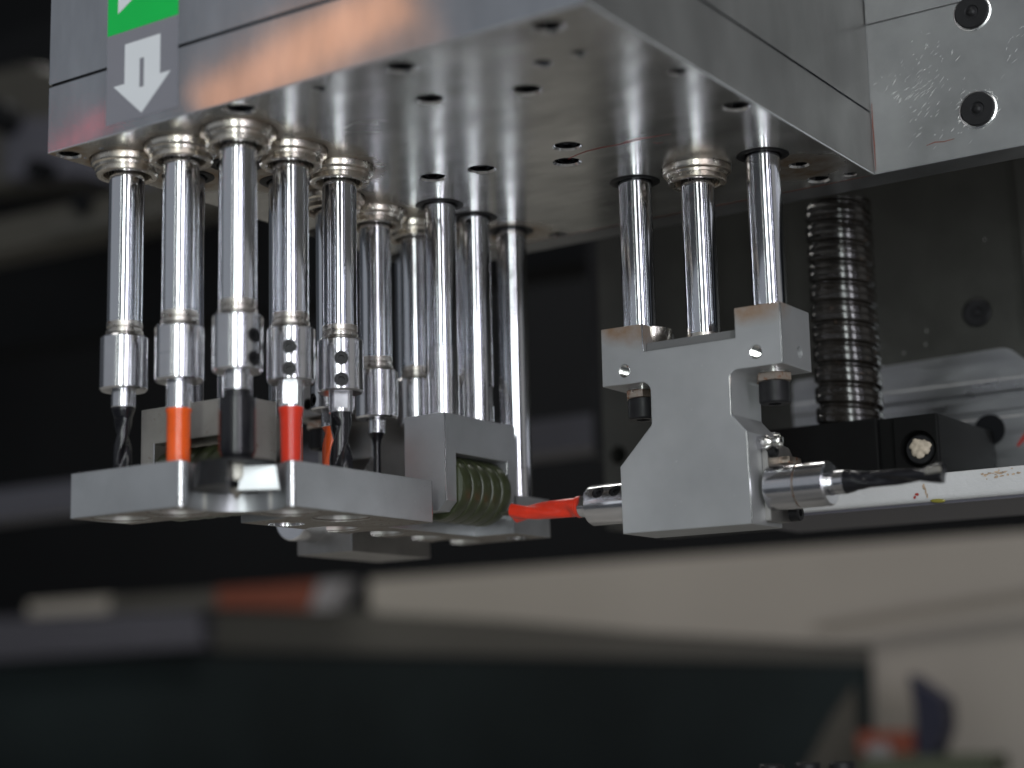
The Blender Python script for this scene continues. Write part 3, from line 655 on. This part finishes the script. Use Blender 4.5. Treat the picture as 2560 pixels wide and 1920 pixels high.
def face_marks(parent, name, n, xr, zr, y, seed, material, axis='y'):
    rnd = random.Random(seed); b_ = bmesh.new()
    for _ in range(n):
        cx, cz = rnd.uniform(*xr), rnd.uniform(*zr); L = rnd.choice([0.25, 0.3, 0.4, 0.5, 2.2]); a = rnd.gauss(0.9, 0.5); wd = rnd.uniform(0.05, 0.16) if L > 1 else 0.22
        d = Vector((cos(a), 0, sin(a))); s_ = Vector((-sin(a), 0, cos(a))) * wd / 2; c = Vector((cx, 0, cz))
        P = [c - d * L / 2, c + s_, c + d * L / 2, c - s_]
        b_.faces.new([b_.verts.new(Vector((p.x, y, p.z)) if axis == 'y' else Vector((y, p.x, p.z))) for p in P])
    o_ = obj(name, b_, material, parent, smooth=0); o_['kind'] = 'stuff'
face_marks(T, 'fine_nicks', 26, (105, 139), (-158, -84), 149.97, 4, M['scratch'])
face_marks(T, 'fine_nicks', 10, (90, 146), (-158, -134), 149.97, 9, M['scratch'])
face_marks(gp, 'fine_nicks', 34, (-74, -16), (-152, -137), -16.03, 5, M['scratch'])
face_marks(gp, 'fine_nicks', 34, (16, 104), (-152, -137), 16.03, 6, M['scratch'], 'x')
# horizontal holders and drills
YA, ZA = 165.0, -145.4
t = thing('horizontal_tool_holder', 'grooved silver holder sticking out of the right side of the T-shaped bracket', 'tool holder', (151, YA, ZA), 'horizontal tool holders')
b = bmesh.new(); lathe(b, [(9.4, 151.3), (9.4, 164.2), (9.0, 164.4), (9.0, 165.0), (9.4, 165.2), (9.4, 177.6), (8.7, 178.4), (5.3, 178.4), (5.3, 176), (0, 176)], (0, YA, ZA), (1, 0, 0), 72, close=False); h = obj('body', b, M['holder'], t)
b = bmesh.new(); lathe(b, [(9.1, 164.3), (9.1, 165.1)], (0, YA, ZA), (1, 0, 0), 56); obj('groove_ring', b, M['brass_dull'], t)
cb = bmesh.new()
for xx in (160.5, 169.5): cyl(cb, 2.4, (xx, YA - 2.5, ZA + 7.5), (xx, YA - 4, ZA + 12), 28)
cut(h, cb)
for xx in (160.5, 169.5): cap_screw_parts(t, Vector((xx, YA - 2.9, ZA + 8.2)), Vector((0, -0.3, 0.95)), 2.3, 2, M['brass_dull'], 'set_screw', hexr=1.2)
t = thing('drill_bit', 'black horizontal drill with pale carbide tip pointing right past the bearing block', 'drill bit', (184, YA, ZA), 'horizontal drill bits')
b = bmesh.new(); lathe(b, [(4.9, 178.5), (5.0, 184.8), (4.6, 185.2)], (0, YA, ZA), (1, 0, 0), 48); obj('shank', b, M['holder'], t)
b = bmesh.new(); twisted(b, (185, YA, ZA), (1, 0, 0), 41.5, lambda q: 5.0 - 1.7 * min(1, q * 4) + 1.0 * max(0, (q - .62) / .38), lambda q: 1 if q < .08 else max(0.5, 1 - (q - .08) * 4), 0.62, tw0=0.3); obj('flutes', b, M['black_gloss'], t)
b = bmesh.new(); slab(b, [Vector((220.3, YA - 4.4, ZA + 1.8)), Vector((226.8, YA - 4.4, ZA + 2.6)), Vector((227.2, YA - 4.9, ZA - 0.2)), Vector((220.2, YA - 4.9, ZA - 0.7))], Vector((0, -1, 0)), 1.6)
bmesh.ops.bevel(b, geom=b.edges[:], offset=0.4, segments=2, affect='EDGES'); obj('carbide_tip', b, M['carbide'], t)
t = thing('horizontal_tool_holder', 'holder with two black set screws on the left side of the T-shaped bracket', 'tool holder', (86, YA, ZA), 'horizontal tool holders')
b = bmesh.new(); lathe(b, [(9.2, 92), (9.2, 63.4), (8.6, 62.4), (4.6, 62.4), (4.6, 64), (0, 64)], (0, YA, ZA), (1, 0, 0), 72, close=False); h = obj('body', b, M['holder'], t)
nn = Vector((0, -0.84, 0.54)).normalized(); cb = bmesh.new()
for xx in (70.2, 79.0): cyl(cb, 2.95, Vector((xx, YA, ZA)) + nn * 7, Vector((xx, YA, ZA)) + nn * 12, 32)
cut(h, cb)
for xx in (70.2, 79.0): cap_screw_parts(t, Vector((xx, YA, ZA)) + nn * 8.5, nn, 2.85, 2.5, M['black_steel'], 'set_screw', hexr=1.55)
t = thing('drill_bit', 'red horizontal twist drill pointing left at the green roller', 'drill bit', (56, YA, ZA), 'horizontal drill bits')
b = bmesh.new(); lathe(b, [(4.9, 64), (4.9, 57.0), (4.6, 56.4)], (0, YA, ZA), (1, 0, 0), 48); sh = obj('shank', b, M['holder'], t)
cb = bmesh.new(); slab(cb, [Vector((xx, YA, ZA)) + nn * 3.9 + nn.cross(Vector((1, 0, 0))) * q for xx, q in ((50, -8), (61.8, -8), (61.8, 8), (50, 8))], -nn, 6); cut(sh, cb)
b = bmesh.new(); twisted(b, (56.6, YA, ZA), (-1, 0, 0), 36.5, lambda q: 4.4 - 0.6 * q + 0.6 * (q < 0.05) + 1.1 * max(0, (q - .55) / .45), lambda q: 0.97 if q < .06 else max(0.62, 1 - (q - .06) * 4), 0.50, tw0=0.5); obj('flutes', b, M['red'], t)
b = bmesh.new(); slab(b, [Vector((22.5, YA - 3.6, ZA + 1.6)), Vector((14.2, YA - 3.2, ZA + 0.4)), Vector((15.2, YA - 3.4, ZA - 0.9)), Vector((22.5, YA - 3.8, ZA - 1.6))], Vector((0, -1, 0)), 2.4); obj('carbide_tip', b, M['carbide'], t)

# rear twin of the bracket, seen between and below the spindles
T2 = thing('horizontal_drill_bracket', 'shaded T-shaped bracket behind the spindles, its lower corner showing under the guide plate', 'bracket', (-77, 175, -161))
bm = bmesh.new(); prism(bm, [(p[0] + 52.3, p[1] + 1.5) for p in T_outline()], 'x', -89.5, -55.5, 0.3)
o = obj('body', bm, M['satin_dark'], T2)  # darker metal than the front bracket: its shade is put into the colour
highlight_faces(o, lambda p: p.normal.x > 0.2 and p.normal.y < -0.2, M['edge'])  # lit edge lines put in as paler faces
cb = bmesh.new(); cyl(cb, 2.9, (-76, 128, -87.5), (-76, 140, -87.5), 28); cut(o, cb)
b = bmesh.new(); lathe(b, [(7.6, -94.8), (7.6, -98.4)], (-77, 143, 0), (0, 0, 1), 6); obj('lock_nut', b, M['brass_dull'], T2, smooth=20)
cap_screw_parts(T2, (-77, 143, -108.5), (0, 0, -1), 6.4, 9.5, M['black_steel'])
cap_screw_parts(T2, (-59.5, 147.0, -154.0), (0, -1, 0), 3.4, 3.2, M['black_steel'])
t = thing('horizontal_tool_holder', 'round holder end peeking out below the guide plate, pointing toward the camera', 'tool holder', (-80, 136, -144), 'horizontal tool holders')
b = bmesh.new(); lathe(b, [(4, 0), (9.4, 0), (10, 0.8), (10, 25)], (-80.5, 124.0, -143.6), (0, 1, 0), 64); obj('body', b, M['holder'], t)

# =================================================================== ball screw, bearing block, column
bs = thing('ball_screw', 'greasy round ball screw standing on the black bearing block', 'ball screw', (141.5, 277, -104))
bm = bmesh.new(); NA = 72; NZ = 420; ZT, ZB = 6.0, -104.4; P_ = 10.0; rings = []
def bs_r(u):
    u %= 1.0
    if u < 0.36: return 16.1 - 1.9 * sin(pi * u / 0.36) ** 1.3
    v = (u - 0.36) / 0.64
    return 16.1 + 0.15 * sin(pi * v) - 0.4 * math.exp(-((v - 0.5) / 0.06) ** 2)
for i in range(NZ + 1):
    z = ZT + (ZB - ZT) * i / NZ
    rings.append([bm.verts.new((141.5 + bs_r(z / P_ + k / NA) * cos(2 * pi * k / NA), 277 + bs_r(z / P_ + k / NA) * sin(2 * pi * k / NA), z)) for k in range(NA)])
for A, B in zip(rings, rings[1:]):
    for k in range(NA): bm.faces.new([A[k], A[(k + 1) % NA], B[(k + 1) % NA], B[k]])
bmesh.ops.recalc_face_normals(bm, faces=bm.faces[:]); obj('threaded_shaft', bm, M['screw'], bs, smooth=60)

bb = thing('bearing_block', 'black painted bearing block under the ball screw with one putty-filled bolt', 'bearing block', (150, 300, -133))
bm = bmesh.new(); box(bm, 92, 161.5, 260, 339, -133.8, -104.6, 0.9); obj('main_body', bm, M['black_cast'], bb)
bm = bmesh.new(); box(bm, 161.0, 168.5, 264, 339, -133.8, -105.0, 0.3); obj('web', bm, M['black_cast'], bb)
bm = bmesh.new(); prism(bm, round_poly([(168.3, 262), (189.5, 262), (190.3, 263), (190.3, 340), (168.3, 340)], 0.8), 'z', -133.8, -105.2, 0.7); ear = obj('ear', bm, M['black_cast'], bb)
cb = bmesh.new(); lathe(cb, [(9.2, -1), (8.4, 0.6), (8.4, 7)], (180.0, 262, -121.0), (0, 1, 0), 48); cut(ear, cb)
b = bmesh.new(); lathe(b, [(6.9, 6), (6.9, 0.6), (6.3, 0), (4.4, 0), (4.2, 2), (0, 2.2)], (180.0, 264.4, -121.0), (0, 1, 0), 48, close=False); obj('bolt_head', b, M['black_steel'], bb)
b = bmesh.new(); bmesh.ops.create_uvsphere(b, u_segments=32, v_segments=20, radius=1)
for v in b.verts:
    a = atan2(v.co.z, v.co.x); k = 1 + 0.10 * sin(3 * a + 1) + 0.07 * sin(7 * a) + 0.04 * sin(13 * a)
    v.co = Vector((180.2 + 5.2 * v.co.x * k, 264.6 + 1.3 * v.co.y - 0.35 * sin(5 * v.co.x) * cos(4 * v.co.z), -120.4 + 4.4 * v.co.z * k))
obj('putty_plug', b, M['putty'], bb, smooth=60)

cp = thing('machine_column', 'dark steel column plate behind the T-shaped bracket with a black bolt at the right', 'machine column', (80, 354, -136))
bm = bmesh.new(); box(bm, -40.8, 209, 349, 420, -136, 74, 0.5); o = obj('column_plate', bm, M['column'], cp)
cb = bmesh.new(); cyl(cb, 5.3, (-31.0, 344, -94.6), (-31.0, 374, -94.6), 40)
cyl(cb, 7.8, (183.0, 344, -42.2), (183.0, 350.5, -42.2), 44)
cut(o, cb)
b = bmesh.new(); lathe(b, [(7.1, 3), (7.1, 0.6), (6.4, 0), (3.0, 0.1), (2.5, 0.9), (0, 0.9)], (183.0, 348.4, -42.2), (0, 1, 0), 44, close=False); obj('bolt_head', b, M['black_steel'], cp)
b = bmesh.new(); lathe(b, [(1.9, 0.4), (1.4, -0.3), (0, -0.5)], (183.0, 348.8, -42.2), (0, 1, 0), 24, close=False); obj('bolt_plug', b, M['black_steel'], cp)
bm = bmesh.new(); box(bm, 209.3, 300, 344, 420, -60, 74, 0.5); obj('column_edge', bm, M['column'], cp)
for x, z in ((155, -55), (156, -48), (143, -58), (190, -5)):
    b = bmesh.new(); lathe(b, [(0.35, 0), (0.3, 0.1), (0, 0.15)], (x, 348.95, z), (0, -1, 0), 12); obj('paint_speck', b, M['chalk'], cp)

ex = thing('aluminium_extrusion', 'scratched silver aluminium extrusion with a round hole drawn as a black disc behind the bearing block', 'rail', (150, 343, -125))
outl = round_poly([(81.3, -66.2), (199.2, -63.0), (213, -76), (228, -80.5), (228, -129), (81.3, -129)], [3, 10, 8, 0, 0, 6], 8)
bm = bmesh.new(); prism(bm, outl, 'y', 343.2, 348.8, 0.3); o = obj('profile', bm, M['extrusion'], ex)
for z0, z1, yy in ((-85.7, -78.8, 341.4), (-94.6, -88.3, 342.2), (-129, -97.8, 340.6)):
    bm = bmesh.new(); prism(bm, round_poly([(yy, z0), (343.3, z0), (343.3, z1), (yy, z1)], [1.2, 0, 0, 1.5]), 'x', 82, 227, 0.0); oo = obj('ridge', bm, M['extrusion'], ex)
b = bmesh.new(); lathe(b, [(7.9, 0), (0, 0)], (188.0, 340.45, -104.2), (0, 1, 0), 44, close=False); obj('bore', b, M['backdark'], ex)  # flat black disc: the hole's darkness is put into its colour
for pts in ([(201.4, 340.5, -113.6), (205.6, 340.5, -109.0), (208.3, 340.5, -104.2)], [(206.5, 340.5, -103.3), (208.3, 340.5, -105.7), (209.2, 340.5, -109.5), (210.4, 340.5, -113.1)]):
    obj('marker_line', polyline_ribbon(pts, 2.4, (0, -1, 0)), M['marker'], ex)

wr = thing('white_rail', 'white crackle-painted rail with brown and red smears under the bearing block', 'rail', (160, 330, -140))
bm = bmesh.new(); prism(bm, round_poly([(255, -133.9), (338, -133.9), (338, -147.2), (255, -146.6)], [1.4, 0, 0, 2.6], 6), 'x', 84, 420); obj('rail_body', bm, M['white_rail'], wr)
bm = bmesh.new(); box(bm, 84, 420, 257.2, 337, -147.9, -146.2); obj('rail_underside', bm, M['lilac'], wr)  # dark grey slab that darkens the underside of the rail
def blot(cx, cz, rx, rz, material, name, yy=254.92, n=26, seed=1):
    rnd = random.Random(seed); b_ = bmesh.new(); c = b_.verts.new((cx, yy, cz)); V = []
    for k in range(n): a = 2 * pi * k / n; q = 0.65 + 0.5 * rnd.random(); V.append(b_.verts.new((cx + rx * q * cos(a), yy, cz + rz * q * sin(a))))
    for k in range(n): b_.faces.new([c, V[k], V[(k + 1) % n]])
    return obj(name, b_, material, wr, smooth=0)
M['stain'] = paint('brown_oil_stain', (0.36, 0.27, 0.19), 0.6, var=0.5, nscale=600)
rs = random.Random(11)
stains = [(217.5 + rs.gauss(0, 3.2), -137.2 + rs.gauss(0, 1.2), rs.uniform(0.3, 1.3), rs.uniform(0.2, 0.7)) for _ in range(26)]
stains += [(184.2, -139.6, 0.7, 1.6), (185.0, -141.6, 0.45, 1.8), (185.6, -143.8, 0.5, 1.4)]
for k, (cx, cz, rx, rz) in enumerate(stains):
    blot(cx, cz, rx, rz, M['stain'], 'oil_stain', 254.92 - k * 0.003, seed=k + 3)
blot(180.8, -142.9, 1.0, 0.7, M['marker'], 'red_fleck', 254.80, 9, 5); blot(179.6, -144.1, 0.8, 0.8, M['marker'], 'red_fleck', 254.79, 9, 8)
b = bmesh.new(); bmesh.ops.create_uvsphere(b, u_segments=20, v_segments=12, radius=1)
for v in b.verts: v.co = Vector((190.0 + 3.6 * v.co.x, 256.0 + 0.9 * v.co.y, -146.4 + 1.0 * v.co.z - 0.3 * v.co.x))
obj('grease_drip', b, M['yellow_oil'], wr, smooth=60)

# =================================================================== background, far out of focus
def back(name, pts, y, th, material, label=None, cat=None, group=None, kind=None, parent=None):
    b = bmesh.new(); prism(b, pts, 'y', y, y + th); o = obj(name, b, material, parent)
    if not parent: tag(o, label, cat, group, kind)
    return o
back('backdrop', [(-4500, -1500), (2500, -1500), (2500, 2200), (-4500, 2200)], 1500, 20, M['backdark'], kind='structure')  # dark sheet standing in for the shade behind the machine
b = bmesh.new(); box(b, -2600, 1400, -150, 1130, -380, -324); tag(obj('work_table', b, M['table']), kind='structure')
mb = thing('machine_bed', 'long out-of-focus beige machine beam crossing the background below the drills', 'machine bed', (-400, 1200, -180))
back('beam', [(-893, -80), (600, -80), (600, -230), (-255, -184), (-500, -162), (-680, -141), (-893, -121)], 1200, 70, M['beige'], parent=mb)
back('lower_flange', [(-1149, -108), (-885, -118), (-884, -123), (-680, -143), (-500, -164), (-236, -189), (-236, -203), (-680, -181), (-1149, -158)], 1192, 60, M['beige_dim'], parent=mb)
back('side_panel', [(-236, -186), (700, -150), (700, -420), (-243, -420)], 1196, 60, M['beige'], parent=mb)
back('seam_strip', [(-300, -165), (-288, -160), (-180, -148), (300, -100), (300, -112), (-180, -156), (-280, -168)], 1189, 6, M['beige_mid'], parent=mb)
tag(back('dark_cabinet', [(-2400, -166), (-1151, -166), (-238, -205), (-245, -900), (-2400, -900)], 1180, 200, M['panel'], kind=None), 'large dark blurred cabinet face filling the bottom of the background', 'cabinet')
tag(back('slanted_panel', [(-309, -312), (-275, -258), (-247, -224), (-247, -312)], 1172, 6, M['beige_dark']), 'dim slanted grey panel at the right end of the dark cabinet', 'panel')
tag(back('grey_box', [(-1900, -92), (-1161, -106), (-1157, -153), (-1900, -162)], 1170, 80, M['lilac']), 'blurred grey-violet box edge at the lower left of the background', 'box')
tag(back('red_board', [(-1124, -80), (-955, -80), (-968, -114), (-1124, -103)], 1172, 30, M['brick_red']), 'blurred brick red board left of the beige beam', 'board')
tag(back('white_clip', [(-952, -80), (-906, -80), (-928, -116), (-966, -115)], 1172, 24, M['white_dim']), 'blurred off-white clip at the right end of the red board', 'clip')
tag(back('beige_strip', [(-1487, -80), (-1327, -80), (-1327, -100), (-1487, -98)], 1172, 24, M['beige']), 'blurred pale beige strip far left above the grey-violet box', 'strip')
tag(back('brown_strip', [(-1326, -82), (-1126, -82), (-1126, -103), (-1326, -99)], 1174, 24, M['beige_dim']), 'blurred dim brown strip between the pale strip and the red board', 'strip')
tag(back('blue_clamp', [(-172, -216), (-139, -240), (-138, -266), (-152, -296), (-169, -296), (-168, -253)], 1130, 30, M['blue']), 'dark blue blurred clamp standing at the lower right', 'clamp')
tag(back('red_block', [(-229, -270), (-172, -270), (-172, -291), (-229, -291)], 1132, 30, M['dark_red']), 'orange-red blurred block left of the blue clamp', 'block')
tag(back('pale_bottle', [(-218, -282), (-197, -280), (-192, -296), (-216, -296)], 1124, 8, M['white_dim']), 'small pale bottle in front of the orange-red block', 'bottle')
tag(back('green_tray', [(-221, -294), (-95, -292), (-95, -311), (-221, -311)], 1115, 60, M['green_dim']), 'dull green blurred tray under the blue clamp at the bottom right', 'tray')
# left side gantry pieces
lg = thing('gantry_frame', 'shaded beige and grey-violet gantry parts blurred behind the left corner of the housing', 'gantry', (-800, 620, 300))
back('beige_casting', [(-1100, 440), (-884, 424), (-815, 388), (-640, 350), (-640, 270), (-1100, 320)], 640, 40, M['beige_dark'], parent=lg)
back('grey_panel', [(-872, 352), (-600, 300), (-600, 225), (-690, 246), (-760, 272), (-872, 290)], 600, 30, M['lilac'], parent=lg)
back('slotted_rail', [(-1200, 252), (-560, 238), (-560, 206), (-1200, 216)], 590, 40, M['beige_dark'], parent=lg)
back('bright_edge', [(-790, 224.5), (-560, 214.5), (-560, 206), (-790, 216)], 586, 6, M['beige_dim'], parent=lg)  # edge brightness put in as a strip of paler colour
for x, z, r in ((-862, 348, 16), (-804, 283, 10), (-740, 236, 9)):
    b = bmesh.new(); cyl(b, r, (x, 578, z), (x, 600, z), 24); obj('dark_spot', b, M['backdark'], lg)  # black cylinders drawn as dark spots
tag(back('cross_beam', [(-1500, -20), (-120, -19), (-120, -44), (-1500, -50)], 610, 40, M['lilac']), 'dim grey-violet cross beam blurred behind the guide rods', 'beam')
tag(back('dark_post', [(-175, 120), (-158, 120), (-158, -60), (-175, -60)], 560, 30, M['black_steel']), 'thin dark post right of the guide rods in the shadow', 'post')
tag(back('rear_frame', [(-2000, 560), (700, 560), (700, 120), (-130, 120), (-130, 150), (-2000, 210)], 800, 60, M['backdark']), 'black rear frame of the machine in deep shadow', 'frame')

# black screws in the foreground along the bottom edge
rail_t = thing('clamp_bar', 'black bar just below the bottom edge carrying three black screws', 'bar', (168, 150, -270))
bm = bmesh.new(); box(bm, 120, 260, 143, 158, -282, -262, 0.5); obj('bar', bm, M['black_steel'], rail_t)
for k, (x, z) in enumerate(((152.0, -258.6), (168.1, -258.0), (182.6, -257.6))):
    cap_screw_parts(rail_t, (x, 150, z), (0, 0, 1), 5.0, 4.6, M['black_steel'])
